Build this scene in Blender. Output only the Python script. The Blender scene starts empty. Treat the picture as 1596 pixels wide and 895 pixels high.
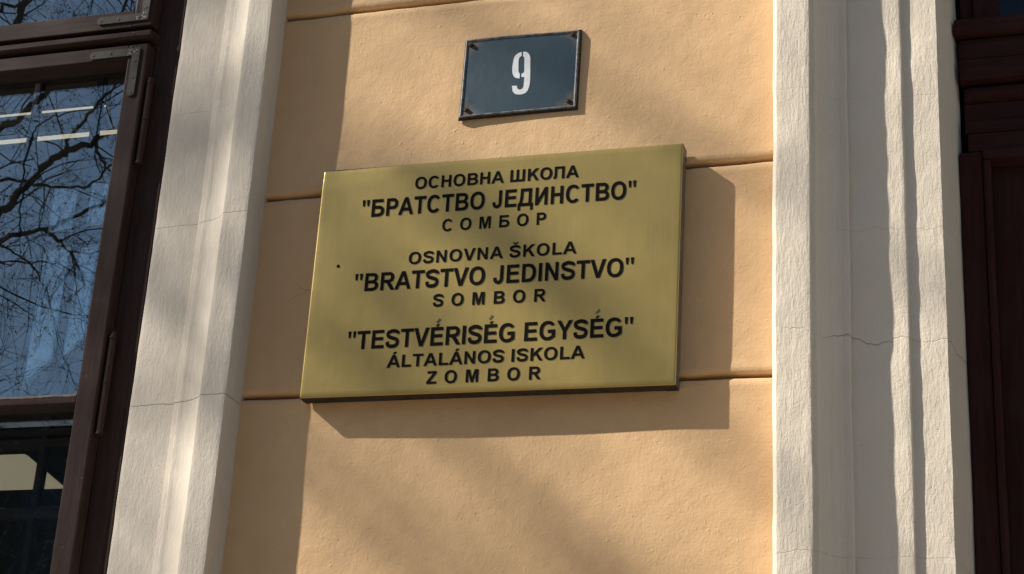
import bpy, bmesh, math, random
from mathutils import Vector, Matrix, noise
random.seed(7)
R = math.radians
S = bpy.context.scene
COL = S.collection

# ------------------------------------------------------------------ camera, sky, sun
cam = bpy.data.cameras.new('camera'); cam.sensor_width = 36; cam.lens = 63.62
cam.clip_start = 0.05; cam.clip_end = 3000
co = bpy.data.objects.new('camera', cam); COL.objects.link(co)
M3 = Matrix(((0.95634215, 0.05881357, 0.28627025),
             (0.28706728, -0.37269115, -0.88243622),
             (0.05479116, 0.92608978, -0.3733037)))
M3 = Matrix(((0.95634215, 0.05881357, 0.28627025), (0.28706728, -0.37269115, -0.88243622), (0.05479116, 0.92608978, -0.3733037)))
co.matrix_world = Matrix.Translation((0, -2.49125, 1.65)) @ M3.to_4x4()
S.camera = co

TO_SUN = Vector((-2.25, -1.0, 1.85)).normalized()
SUN_EL = math.asin(TO_SUN.z)
SUN_ROT = math.atan2(TO_SUN.x, TO_SUN.y)
W = bpy.data.worlds.new('World'); S.world = W; W.use_nodes = True
nt = W.node_tree
sky = nt.nodes.new('ShaderNodeTexSky'); sky.sky_type = 'NISHITA'; sky.sun_disc = False
sky.sun_elevation = SUN_EL; sky.sun_rotation = SUN_ROT
sky.air_density = 1.0; sky.dust_density = 0.8; sky.ozone_density = 1.5
bg = nt.nodes['Background']; bg.inputs[1].default_value = 0.070
nt.links.new(sky.outputs[0], bg.inputs[0])
sl = bpy.data.lights.new('sun', 'SUN'); sl.energy = 5.0; sl.angle = R(0.53); sl.color = (1.0, 0.93, 0.84)
so = bpy.data.objects.new('sun', sl); COL.objects.link(so)
so.rotation_euler = TO_SUN.to_track_quat('Z', 'Y').to_euler()
S.view_settings.view_transform = 'Standard'; S.view_settings.look = 'None'
S.view_settings.exposure = 0.60; S.view_settings.gamma = 1.0

# ------------------------------------------------------------------ materials
MATS = {}
def nodes(m):
    m.use_nodes = True
    return m.node_tree, m.node_tree.nodes['Principled BSDF']
def ramp(t, src, stops):
    r = t.nodes.new('ShaderNodeValToRGB'); e = r.color_ramp.elements
    while len(e) < len(stops): e.new(0.5)
    for k, (p, c) in enumerate(stops):
        e[k].position = p; e[k].color = (*c, 1) if len(c) == 3 else c
    t.links.new(src, r.inputs[0]); return r.outputs[0]
def ntex(t, scale, detail=4, rough=0.5, stretch=(1, 1, 1), dist=0.0, off=(0, 0, 0)):
    tc = t.nodes.new('ShaderNodeTexCoord'); mp = t.nodes.new('ShaderNodeMapping')
    mp.inputs['Scale'].default_value = stretch; mp.inputs['Location'].default_value = off
    t.links.new(tc.outputs['Object'], mp.inputs[0])
    n = t.nodes.new('ShaderNodeTexNoise'); n.inputs['Scale'].default_value = scale
    n.inputs['Detail'].default_value = detail; n.inputs['Roughness'].default_value = rough
    n.inputs['Distortion'].default_value = dist
    t.links.new(mp.outputs[0], n.inputs[0]); return n.outputs[0]
def math_(t, op, a, b=None, clamp=False):
    n = t.nodes.new('ShaderNodeMath'); n.operation = op; n.use_clamp = clamp
    for i, v in enumerate((a, b)):
        if v is None: continue
        if isinstance(v, (int, float)): n.inputs[i].default_value = v
        else: t.links.new(v, n.inputs[i])
    return n.outputs[0]
def mix(t, fac, a, b, mode='MIX'):
    n = t.nodes.new('ShaderNodeMix'); n.data_type = 'RGBA'; n.blend_type = mode
    for sock, v in ((n.inputs[0], fac), (n.inputs[6], a), (n.inputs[7], b)):
        if isinstance(v, (int, float)): sock.default_value = v
        elif isinstance(v, tuple): sock.default_value = (*v, 1)
        else: t.links.new(v, sock)
    return n.outputs[2]
def bump(t, h, dist, strength=1.0, prev=None):
    b = t.nodes.new('ShaderNodeBump'); b.inputs['Distance'].default_value = dist
    b.inputs['Strength'].default_value = strength
    t.links.new(h, b.inputs['Height'])
    if prev: t.links.new(prev, b.inputs['Normal'])
    return b.outputs[0]
def pits(t, scale, thr, stretch=(1, 1, 1)):
    tc = t.nodes.new('ShaderNodeTexCoord'); mp = t.nodes.new('ShaderNodeMapping')
    mp.inputs['Scale'].default_value = stretch; t.links.new(tc.outputs['Object'], mp.inputs[0])
    v = t.nodes.new('ShaderNodeTexVoronoi'); v.inputs['Scale'].default_value = scale
    t.links.new(mp.outputs[0], v.inputs[0])
    s = math_(t, 'SUBTRACT', thr, v.outputs['Distance'])
    return math_(t, 'MULTIPLY', s, 1.0 / thr, True)
def cracks(t, scale, width, off, keep=0.56):
    """thin wandering crack lines; only some of them kept"""
    tc = t.nodes.new('ShaderNodeTexCoord'); mp = t.nodes.new('ShaderNodeMapping')
    mp.inputs['Location'].default_value = off; mp.inputs['Scale'].default_value = (1, 1, 1.5)
    t.links.new(tc.outputs['Object'], mp.inputs[0])
    wn = t.nodes.new('ShaderNodeTexNoise'); wn.inputs['Scale'].default_value = 22; wn.inputs['Detail'].default_value = 5
    t.links.new(mp.outputs[0], wn.inputs[0])
    sc = t.nodes.new('ShaderNodeVectorMath'); sc.operation = 'SCALE'; sc.inputs['Scale'].default_value = 0.05
    t.links.new(wn.outputs['Color'], sc.inputs[0])
    ad = t.nodes.new('ShaderNodeVectorMath'); ad.operation = 'ADD'
    t.links.new(mp.outputs[0], ad.inputs[0]); t.links.new(sc.outputs[0], ad.inputs[1])
    v = t.nodes.new('ShaderNodeTexVoronoi'); v.feature = 'DISTANCE_TO_EDGE'; v.inputs['Scale'].default_value = scale
    t.links.new(ad.outputs[0], v.inputs[0])
    line = math_(t, 'SUBTRACT', 1.0, math_(t, 'DIVIDE', v.outputs['Distance'], width), True)
    gate = math_(t, 'MULTIPLY', math_(t, 'SUBTRACT', ntex(t, 3.0, 2, off=off), keep), 14.0, True)
    return math_(t, 'MULTIPLY', line, gate, True)

def m_plaster():
    m = bpy.data.materials.new('ochre_plaster'); t, p = nodes(m)
    big = ntex(t, 3.5, 5, 0.6); fine = ntex(t, 240, 3, 0.6); mid = ntex(t, 34, 5, 0.6)
    c = ramp(t, big, [(0.3, (0.605, 0.400, 0.212)), (0.55, (0.665, 0.445, 0.240)), (0.75, (0.70, 0.475, 0.265))])
    c = mix(t, math_(t, 'MULTIPLY', ramp(t, mid, [(0.42, (0, 0, 0)), (0.7, (1, 1, 1))]), 0.35), c, (0.56, 0.365, 0.19))
    pt = pits(t, 62, 0.10)
    gate = ramp(t, ntex(t, 9, 3), [(0.52, (0, 0, 0)), (0.66, (1, 1, 1))])
    ptg = math_(t, 'MULTIPLY', pt, gate)
    c = mix(t, math_(t, 'MULTIPLY', ptg, 0.55), c, (0.22, 0.13, 0.06))
    cr = cracks(t, 2.3, 0.0025, (3.1, 0, 1.7), 0.70)
    c = mix(t, math_(t, 'MULTIPLY', cr, 0.25), c, (0.25, 0.15, 0.08))
    t.links.new(c, p.inputs['Base Color'])
    p.inputs['Roughness'].default_value = 0.85; p.inputs['Specular IOR Level'].default_value = 0.25
    n = bump(t, ntex(t, 14, 4, 0.55), 0.0035, 0.8)
    n = bump(t, mid, 0.0006, 0.7, n)
    n = bump(t, fine, 0.0007, 0.8, n)
    brush = ntex(t, 40, 5, 0.6, (1.0, 1.0, 0.12))
    n = bump(t, brush, 0.0005, 0.6, n)
    n = bump(t, math_(t, 'ADD', ptg, math_(t, 'MULTIPLY', cr, 0.5)), -0.0016, 1.0, n)
    blob = ramp(t, ntex(t, 75, 3, 0.6, off=(5, 5, 5)), [(0.64, (0, 0, 0)), (0.74, (1, 1, 1))])
    n = bump(t, blob, 0.0006, 0.7, n)
    t.links.new(n, p.inputs['Normal']); return m
def crackline(t, z0, amp, freq, w, seed, slope=0.0):
    """one crack wandering sideways at height z0"""
    tc = t.nodes.new('ShaderNodeTexCoord'); sp = t.nodes.new('ShaderNodeSeparateXYZ'); t.links.new(tc.outputs['Object'], sp.inputs[0])
    n1 = ntex(t, freq, 6, 0.62, (1, 0.3, 0), off=(seed, 0, 0)); n2 = ntex(t, freq * 0.8, 2, 0.5, (1, 1, 0), off=(seed + 5, 0, 0))
    dz = math_(t, 'ADD', math_(t, 'MULTIPLY', math_(t, 'SUBTRACT', n1, 0.5), amp), z0)
    dz = math_(t, 'ADD', dz, math_(t, 'MULTIPLY', sp.outputs[0], slope))
    d = math_(t, 'ABSOLUTE', math_(t, 'SUBTRACT', sp.outputs[2], dz))
    m = math_(t, 'SUBTRACT', 1.0, math_(t, 'DIVIDE', d, w), True)
    return math_(t, 'MULTIPLY', m, ramp(t, n2, [(0.36, (0.15,) * 3), (0.52, (1, 1, 1))]))
def m_white(name='white_plaster', base=(0.585, 0.53, 0.445), soft=1.0, off=(0, 0, 0), lines=()):
    m = bpy.data.materials.new(name); t, p = nodes(m)
    big = ntex(t, 5, 5, 0.6, off=off)
    dk = tuple(v * 0.93 for v in base)
    c = ramp(t, big, [(0.32, dk), (0.6, base)])
    stain = ramp(t, ntex(t, 7, 4, 0.6, (1, 1, 0.3), off=off), [(0.55, (0, 0, 0)), (0.8, (1, 1, 1))])
    c = mix(t, math_(t, 'MULTIPLY', stain, 0.15), c, (base[0] * .86, base[1] * .78, base[2] * .68))
    pt = math_(t, 'MULTIPLY', pits(t, 70, 0.10), ramp(t, ntex(t, 12, 3, off=off), [(0.55, (0, 0, 0)), (0.7, (1, 1, 1))]))
    cr = None
    for (z0, amp, fr, w, seed, st) in lines:
        l = math_(t, 'MULTIPLY', crackline(t, z0, amp, fr, w, seed), st)
        cr = l if cr is None else math_(t, 'MAXIMUM', cr, l)
    c = mix(t, math_(t, 'MULTIPLY', pt, 0.6), c, (0.2, 0.16, 0.12))
    c = mix(t, math_(t, 'MULTIPLY', cr, 0.75), c, (0.12, 0.10, 0.085))
    t.links.new(c, p.inputs['Base Color'])
    p.inputs['Roughness'].default_value = 0.8; p.inputs['Specular IOR Level'].default_value = 0.2
    n = bump(t, ntex(t, 16, 4, 0.55, off=off), 0.0020 * soft, 0.8)
    n = bump(t, ntex(t, 210, 5, 0.65, (1, 1, 0.22), off=off), 0.0009 * soft * soft, 0.9, n)
    n = bump(t, ntex(t, 70, 5, 0.65, (0.8, 1, 0.4), off=off), 0.0008 * soft * soft, 0.7, n)
    n = bump(t, ntex(t, 300, 3, 0.6, off=off), 0.0006, 0.8, n)
    n = bump(t, math_(t, 'ADD', pt, cr), -0.0012, 1.0, n)
    t.links.new(n, p.inputs['Normal']); return m
def m_wood(name, base=(0.045, 0.022, 0.02), rough=0.42, horiz=False, spec=0.05):
    m = bpy.data.materials.new(name); t, p = nodes(m)
    st = (0.08, 1, 1) if horiz else (1, 1, 0.08)
    g = ntex(t, 120, 5, 0.6, st, 0.4)
    c = ramp(t, g, [(0.3, tuple(v * 0.75 for v in base)), (0.7, tuple(v * 1.2 for v in base))])
    dust = ramp(t, ntex(t, 8, 5, 0.65), [(0.45, (0, 0, 0)), (0.75, (1, 1, 1))])
    c = mix(t, math_(t, 'MULTIPLY', dust, 0.12), c, (0.10, 0.085, 0.08))
    spk = math_(t, 'MULTIPLY', pits(t, 55, 0.07), ramp(t, ntex(t, 15, 2), [(0.58, (0, 0, 0)), (0.62, (1, 1, 1))]))
    c = mix(t, math_(t, 'MULTIPLY', spk, 0.6), c, (0.35, 0.3, 0.26))
    t.links.new(c, p.inputs['Base Color'])
    t.links.new(math_(t, 'ADD', math_(t, 'MULTIPLY', dust, 0.25), rough), p.inputs['Roughness'])
    p.inputs['Specular IOR Level'].default_value = spec
    n = bump(t, g, 0.0006, 0.6); n = bump(t, ntex(t, 25, 4), 0.0010, 0.5, n)
    t.links.new(n, p.inputs['Normal']); return m
def m_simple(name, col, rough=0.6, metal=0.0, var=0.15, scale=30, b=0.0005, spec=0.5):
    m = bpy.data.materials.new(name); t, p = nodes(m)
    n = ntex(t, scale, 5, 0.6)
    c = ramp(t, n, [(0.3, tuple(v * (1 - var) for v in col)), (0.7, tuple(min(1, v * (1 + var)) for v in col))])
    t.links.new(c, p.inputs['Base Color']); p.inputs['Roughness'].default_value = rough
    p.inputs['Metallic'].default_value = metal; p.inputs['Specular IOR Level'].default_value = spec
    if b: t.links.new(bump(t, n, b, 0.6), p.inputs['Normal'])
    return m
def m_brass():
    m = bpy.data.materials.new('brushed_brass'); t, p = nodes(m)
    g = ntex(t, 260, 4, 0.6, (1, 1, 0.02)); cl = ntex(t, 4.5, 4, 0.55)
    c = ramp(t, cl, [(0.3, (0.375, 0.272, 0.084)), (0.7, (0.46, 0.335, 0.108))])
    blot = ramp(t, ntex(t, 22, 4, 0.6), [(0.6, (0, 0, 0)), (0.85, (1, 1, 1))])
    c = mix(t, math_(t, 'MULTIPLY', blot, 0.25), c, (0.26, 0.21, 0.10))
    dk = math_(t, 'MULTIPLY', pits(t, 30, 0.035), ramp(t, ntex(t, 6, 1), [(0.56, (0, 0, 0)), (0.6, (1, 1, 1))]))
    c = mix(t, dk, c, (0.03, 0.025, 0.02))
    t.links.new(c, p.inputs['Base Color']); p.inputs['Metallic'].default_value = 0.6
    t.links.new(math_(t, 'ADD', math_(t, 'MULTIPLY', g, 0.10), 0.30), p.inputs['Roughness'])
    n = bump(t, g, 0.00008, 0.5); n = bump(t, cl, 0.004, 0.5, n)
    t.links.new(n, p.inputs['Normal']); return m
def m_enamel():
    m = bpy.data.materials.new('slate_blue_enamel'); t, p = nodes(m)
    c = ramp(t, ntex(t, 14, 6, 0.65), [(0.3, (0.020, 0.043, 0.060)), (0.7, (0.032, 0.061, 0.080))])
    tc = t.nodes.new('ShaderNodeTexCoord'); sp = t.nodes.new('ShaderNodeSeparateXYZ'); t.links.new(tc.outputs['Object'], sp.inputs[0])
    ax = math_(t, 'SUBTRACT', 0.096, math_(t, 'ABSOLUTE', sp.outputs[0])); az = math_(t, 'SUBTRACT', 0.070, math_(t, 'ABSOLUTE', sp.outputs[2]))
    corner = math_(t, 'ADD', ax, az)
    rust = math_(t, 'SUBTRACT', 1.0, math_(t, 'MULTIPLY', math_(t, 'ADD', math_(t, 'SUBTRACT', corner, 0.010), math_(t, 'MULTIPLY', math_(t, 'SUBTRACT', ntex(t, 70, 5, 0.7), 0.5), 0.05)), 34.0), True)
    c = mix(t, math_(t, 'MULTIPLY', rust, 0.75), c, (0.13, 0.085, 0.05))
    t.links.new(c, p.inputs['Base Color'])
    t.links.new(math_(t, 'ADD', math_(t, 'MULTIPLY', rust, 0.3), 0.42), p.inputs['Roughness']); p.inputs['Specular IOR Level'].default_value = 0.3
    t.links.new(bump(t, ntex(t, 60, 4), 0.0006, 0.5), p.inputs['Normal']); return m
def m_rim():
    m = bpy.data.materials.new('chipped_dark_rim'); t, p = nodes(m)
    c = ramp(t, ntex(t, 70, 5, 0.7), [(0.40, (0.05, 0.062, 0.07)), (0.52, (0.17, 0.18, 0.18)), (0.66, (0.20, 0.20, 0.19)), (0.76, (0.09, 0.05, 0.03))])
    t.links.new(c, p.inputs['Base Color']); p.inputs['Roughness'].default_value = 0.38
    t.links.new(bump(t, ntex(t, 90, 4), 0.0006, 0.7), p.inputs['Normal']); return m
def m_glass(name='window_glass', add=0.135):
    m = bpy.data.materials.new(name); m.use_nodes = True; t = m.node_tree
    t.nodes.remove(t.nodes['Principled BSDF']); out = t.nodes['Material Output']
    tr = t.nodes.new('ShaderNodeBsdfTransparent'); tr.inputs[0].default_value = (0.90, 0.93, 0.93, 1)
    gl = t.nodes.new('ShaderNodeBsdfGlossy'); gl.inputs['Roughness'].default_value = 0.0
    gl.inputs['Color'].default_value = (0.72, 0.90, 1, 1)
    lw = t.nodes.new('ShaderNodeLayerWeight'); fac = math_(t, 'ADD', math_(t, 'MULTIPLY', math_(t, 'POWER', lw.outputs['Facing'], 4.0), 0.7), add, True)
    mx = t.nodes.new('ShaderNodeMixShader'); t.links.new(fac, mx.inputs[0])
    t.links.new(tr.outputs[0], mx.inputs[1]); t.links.new(gl.outputs[0], mx.inputs[2])
    t.links.new(mx.outputs[0], out.inputs[0]); return m
def m_emit(name, col, s):
    m = bpy.data.materials.new(name); t, p = nodes(m); p.inputs['Base Color'].default_value = (0.8, 0.8, 0.78, 1)
    p.inputs['Emission Color'].default_value = (*col, 1); p.inputs['Emission Strength'].default_value = s; return m
def m_bark():
    m = bpy.data.materials.new('grey_bark'); t, p = nodes(m)
    g = ntex(t, 30, 6, 0.7, (1, 1, 0.25)); c = ramp(t, g, [(0.3, (0.035, 0.028, 0.022)), (0.7, (0.10, 0.085, 0.07))])
    t.links.new(c, p.inputs['Base Color']); p.inputs['Roughness'].default_value = 0.9
    t.links.new(bump(t, g, 0.01, 0.7), p.inputs['Normal']); return m

PL = m_plaster(); JOINT = m_simple('shade_darkened_joint_plaster', (0.36, 0.22, 0.105), 0.95, var=0.3, scale=40, b=0.001, spec=0.1)  # joint bed in darker ochre: the groove's shade is painted into the colour
WH = m_white(lines=((2.529 - 0.9, 0.010, 9, 0.0011, 1.0, 0.75), (2.844 - 0.9, 0.006, 14, 0.0009, 4.0, 0.5), (3.058 - 0.9, 0.006, 14, 0.0008, 7.0, 0.35)))
WR = m_white('white_plaster_portal', (0.71, 0.635, 0.515), 1.2, (7, 0, 3), lines=((2.583 - 0.12, 0.085, 7, 0.0012, 2.0, 0.8), (2.757 - 0.12, 0.045, 12, 0.0008, 5.0, 0.3),
    (2.978 - 0.12, 0.03, 10, 0.0008, 8.0, 0.22), (2.2625 - 0.12, 0.03, 10, 0.0008, 11.0, 0.3)))
WOOD = m_wood('dark_brown_painted_wood', (0.038, 0.024, 0.022)); WOODH = m_wood('dark_brown_painted_wood_rail', (0.046, 0.030, 0.0275), horiz=True)
DOOR = m_wood('oxblood_painted_wood', (0.044, 0.0165, 0.0145), 0.55); DOORH = m_wood('oxblood_painted_wood_rail', (0.044, 0.0165, 0.0145), 0.55, True)
WORN = m_simple('worn_wood', (0.16, 0.13, 0.11), 0.8, var=0.5, scale=60)
BRK = m_simple('painted_steel_bracket', (0.036, 0.032, 0.026), 0.55, 0.1, 0.4, 60, spec=0.2)
STEEL = m_simple('rusty_steel', (0.055, 0.040, 0.030), 0.6, 0.3, 0.4, 120, spec=0.3)
BRASS = m_brass(); ZINC = m_simple('dull_zinc_edge', (0.13, 0.125, 0.11), 0.45, 0.5, 0.3, 40)
LETTER = m_simple('black_enamel_paint', (0.006, 0.0055, 0.005), 0.8, 0, 0.3, 80, 0, 0.04)
GREYA = m_simple('grey_faded_paint', (0.095, 0.08, 0.055), 0.7, 0, 0.3, 80, 0, 0.1)
ENAMEL = m_enamel(); RIM = m_rim(); WHITEP = m_simple('white_stencil_paint', (0.66, 0.70, 0.72), 0.5, 0, 0.12, 90, 0)
GLASS = m_glass(); GLASS2 = m_glass('inner_window_glass', 0.30); BARK = m_bark()
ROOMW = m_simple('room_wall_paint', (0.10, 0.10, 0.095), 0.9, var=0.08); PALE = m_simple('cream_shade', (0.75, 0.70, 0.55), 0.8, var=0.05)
PAVE = m_simple('concrete_paving', (0.27, 0.225, 0.17), 0.9, var=0.2, scale=4, b=0.002)
ASPH = m_simple('asphalt', (0.05, 0.05, 0.052), 0.9, var=0.25, scale=60, b=0.003)
FAC = m_simple('grey_facade', (0.055, 0.056, 0.052), 0.9, var=0.08, scale=2); ROOF = m_simple('slate_roof', (0.05, 0.052, 0.055), 0.9, var=0.3, scale=12)
DARKG = m_simple('dark_pane', (0.03, 0.035, 0.04), 0.1, var=0.1); GRASS = m_simple('verge_soil', (0.08, 0.09, 0.04), 0.95, var=0.4, scale=20, b=0.01)

# ------------------------------------------------------------------ helpers
def link(o, parent=None):
    COL.objects.link(o)
    if parent: o.parent = parent
    return o
def tag(o, label=None, cat=None, group=None, kind=None):
    for k, v in (('label', label), ('category', cat), ('group', group), ('kind', kind)):
        if v: o[k] = v
    return o
def thing(name, loc=(0, 0, 0), **k):
    o = bpy.data.objects.new(name, None); o.location = loc; o.empty_display_size = 0.1; link(o); tag(o, **k); return o
def wpos(o):
    p = Vector(o.location)
    while o.parent: o = o.parent; p += Vector(o.location)
    return p
def mesh(name, verts, faces, mat, parent=None, smooth=False, origin=None):
    off = wpos(parent) if parent else Vector((0, 0, 0))
    org = Vector(origin) if origin else off
    me = bpy.data.meshes.new(name)
    me.from_pydata([(v[0] - org.x, v[1] - org.y, v[2] - org.z) for v in verts], [], faces)
    me.materials.append(mat); me.polygons.foreach_set('use_smooth', [smooth] * len(me.polygons)); me.update()
    o = bpy.data.objects.new(name, me); o.location = org - off; link(o, parent); return o
def build(name, bm, mat, parent=None, smooth=False, origin=None):
    """bm in world coordinates -> one mesh object"""
    base = wpos(parent) if parent else Vector((0, 0, 0))
    org = Vector(origin) if origin else base
    me = bpy.data.meshes.new(name)
    bmesh.ops.translate(bm, verts=bm.verts, vec=-org)
    bmesh.ops.recalc_face_normals(bm, faces=bm.faces)
    bm.to_mesh(me); bm.free(); me.materials.append(mat)
    if smooth: me.polygons.foreach_set('use_smooth', [True] * len(me.polygons))
    o = bpy.data.objects.new(name, me); o.location = org - base; link(o, parent); return o
def bx(bm, x0, x1, y0, y1, z0, z1, bev=0.0, seg=2):
    r = bmesh.ops.create_cube(bm, size=1.0)
    vs = r['verts']
    for v in vs:
        v.co = Vector(((x0 + x1) / 2 + v.co.x * (x1 - x0), (y0 + y1) / 2 + v.co.y * (y1 - y0), (z0 + z1) / 2 + v.co.z * (z1 - z0)))
    if bev:
        es = list({e for v in vs for e in v.link_edges})
        bmesh.ops.bevel(bm, geom=es, offset=bev, segments=seg, affect='EDGES', profile=0.6)
def box(name, x0, x1, y0, y1, z0, z1, mat, parent=None, bev=0.002):
    bm = bmesh.new(); bx(bm, x0, x1, y0, y1, z0, z1, bev); return build(name, bm, mat, parent)
def nz(x, y, z, s, seed=0.0):
    return noise.noise(Vector((x * s + seed, y * s + seed * 1.7, z * s - seed)))
def cyl(bm, p, q, r0, r1, n=8, cap=True):
    p = Vector(p); q = Vector(q); d = (q - p).normalized()
    a = d.orthogonal().normalized(); b = d.cross(a)
    r = [[], []]
    for k in range(n):
        t = 2 * math.pi * k / n; u = a * math.cos(t) + b * math.sin(t)
        r[0].append(bm.verts.new(p + u * r0)); r[1].append(bm.verts.new(q + u * r1))
    for k in range(n): bm.faces.new((r[0][k], r[0][(k + 1) % n], r[1][(k + 1) % n], r[1][k]))
    if cap: bm.faces.new(r[0][::-1]); bm.faces.new(r[1])

# ------------------------------------------------------------------ yellow wall built of stucco courses
JO = [1.49, 1.84, 2.19, 2.54, 2.89, 3.235, 3.58, 3.93, 4.28]
def lin(a, b, step, fine):
    e = sorted({0.0, *fine}); L = b - a; out = [a + v for v in e]
    n = max(1, int((L - 2 * e[-1]) / step)); out += [a + e[-1] + (L - 2 * e[-1]) * k / n for k in range(1, n)]
    out += [b - v for v in reversed(e)]; return out
def course(parent, x0, x1, z0, z1, step=0.012, seed=0.0):
    g = 0.0021; z0 += g; z1 -= g
    fz = (0.0005, 0.0012, 0.0024, 0.0055, 0.014); xs = lin(x0, x1, step, (0.004,)); zs = lin(z0, z1, step, fz)
    vs = []; nx = len(xs)
    for j, z in enumerate(zs):
        e = min(z - z0, z1 - z); top = (z1 - z) < (z - z0)
        rnd = 0.016 * max(0.0, 1 - e / 0.0055) ** 3.2 if e < 0.0055 else 0.0
        for x in xs:
            w = (nz(x, 0, z0, 14, seed) * 0.0022 + nz(x, 3, z0, 60, seed) * 0.0009) if not top else (nz(x, 5, z1, 12, seed) * 0.0022 + nz(x, 8, z1, 55, seed) * 0.0009)
            zz = z + w * max(0.0, 1 - e / 0.05)
            y = rnd + nz(x, 1, zz, 3.2, 1) * 0.0022 + nz(x, 2, zz, 11, 2) * 0.0009
            if 0.001 < e < 0.016: y -= 0.0006 * (1 + nz(x, 9, z0, 25, seed))
            vs.append((x, y, zz))
    fs = [(j * nx + i, j * nx + i + 1, (j + 1) * nx + i + 1, (j + 1) * nx + i) for j in range(len(zs) - 1) for i in range(nx - 1)]
    return mesh('stucco_course', vs, fs, PL, parent, True)
def wall_piece(name, x0, x1, label, zmin=0.0, zmax=9.0, step=0.012, rows=None):
    t = thing(name, (0.5 * (x0 + x1), 0, zmin), label=label, cat='wall')
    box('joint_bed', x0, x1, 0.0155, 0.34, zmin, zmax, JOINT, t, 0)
    for k in range(len(JO) - 1):
        if JO[k] >= zmin and JO[k + 1] <= zmax: course(t, x0, x1, JO[k], JO[k + 1], step, k * 3.1)
    return t
wall_piece('stucco_wall', -1.252, -0.388, 'ochre rendered wall with shallow horizontal joints, behind the brass plaque and blue number plate', 0.3, 4.28, 0.007)
wall_piece('stucco_wall', -4.4, -2.79, 'ochre rendered wall on the far side of the window, out to the left', 0.3, 4.28, 0.05)
wall_piece('stucco_wall', 1.43, 3.4, 'ochre rendered wall on the far side of the door, out to the right', 0.3, 4.28, 0.05)
bm = bmesh.new(); bx(bm, -4.4, 3.4, 0.001, 0.34, 4.284, 8.5); build('upper_wall', bm, PL)
tag(bpy.data.objects['upper_wall'], 'ochre rendered upper storey wall above window and door', 'wall')
o = box('plinth', -4.4, -0.39, -0.05, 0.335, 0.12, 0.298, PAVE, None, 0.01); tag(o, 'grey stone plinth at the foot of the wall', 'plinth')

# ------------------------------------------------------------------ moulded plaster surrounds
def extrude_profile(name, prof, z0, z1, mat, parent, wav=0.0012, seed=0.0, dz=0.012, mirror=None):
    """prof: (x, depth out of wall); subdivided and swept up with small hand-made waviness"""
    pts = []
    for (a, b) in zip(prof[:-1], prof[1:]):
        L = math.hypot(b[0] - a[0], b[1] - a[1]); n = max(1, int(L / 0.008))
        e = min(0.0012, L / 3)
        for k in ([0.0, e / L] if True else [0.0]): pts.append((a[0] + (b[0] - a[0]) * k, a[1] + (b[1] - a[1]) * k))
        for k in range(1, n): pts.append((a[0] + (b[0] - a[0]) * k / n, a[1] + (b[1] - a[1]) * k / n))
        k = 1 - e / L; pts.append((a[0] + (b[0] - a[0]) * k, a[1] + (b[1] - a[1]) * k))
    pts.append(prof[-1])
    # round the corners a little
    q = pts[:]
    corners = {(round(p[0], 5), round(p[1], 5)) for p in prof[1:-1]}
    for i in range(1, len(pts) - 1):
        if (round(pts[i][0], 5), round(pts[i][1], 5)) in corners:
            q[i] = ((pts[i - 1][0] + pts[i][0] * 2 + pts[i + 1][0]) / 4, (pts[i - 1][1] + pts[i][1] * 2 + pts[i + 1][1]) / 4)
    pts = q; n = len(pts); m = int((z1 - z0) / dz)
    vs = []
    for j in range(m + 1):
        z = z0 + (z1 - z0) * j / m
        for (x, d) in pts:
            wx = (nz(x * 0.7, 0, z, 7, seed) * 1.0 + nz(x * 2, 2, z, 26, seed) * 0.4 + nz(x * 2, 4, z, 90, seed) * 0.2) * wav
            wd = (nz(x * 2, 7, z, 9, seed + 9) + nz(x * 4, 5, z, 34, seed + 4) * 0.4) * wav
            xx = x + wx
            if mirror is not None: xx = 2 * mirror - xx
            vs.append((xx, -(d + wd), z))
    fs = [(j * n + i, j * n + i + 1, (j + 1) * n + i + 1, (j + 1) * n + i) for j in range(m) for i in range(n - 1)]
    if mirror is None: fs = [f[::-1] for f in fs]
    return mesh(name, vs, fs, mat, parent, True)
# window side: inner jamb edge -1.44, outer edge -1.25
ARCH = {
 'inner_band': [(-1.4400, -0.20), (-1.4400, 0.014), (-1.3560, 0.017)],
 'moulding': [(-1.3560, 0.0165), (-1.3555, 0.0235), (-1.3460, 0.0245), (-1.3450, 0.0285), (-1.3360, 0.0290), (-1.3280, 0.0310), (-1.3200, 0.0345), (-1.3120, 0.0390), (-1.3040, 0.0450), (-1.2965, 0.0520), (-1.2960, 0.0500)],
 'outer_fillet': [(-1.2962, 0.0480), (-1.2955, 0.0560), (-1.2500, 0.0560), (-1.2500, -0.010)],
}
st = thing('window_surround', (-1.345, 0, 0.9), label='cream plaster window surround with rounded moulding, left of the plaque', cat='window surround')
for k, (n_, pr) in enumerate(ARCH.items()):
    extrude_profile(n_, pr, 0.9, 4.1, WH, st, 0.0011, 3.0)
st2 = thing('window_surround', (-2.695, 0, 0.9), label='cream plaster surround on the far left side of the brown window', cat='window surround')
for n_, pr in ARCH.items():
    extrude_profile(n_, pr, 0.9, 4.1, WH, st2, 0.0011, 8.0, 0.05, mirror=-2.02)
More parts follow.
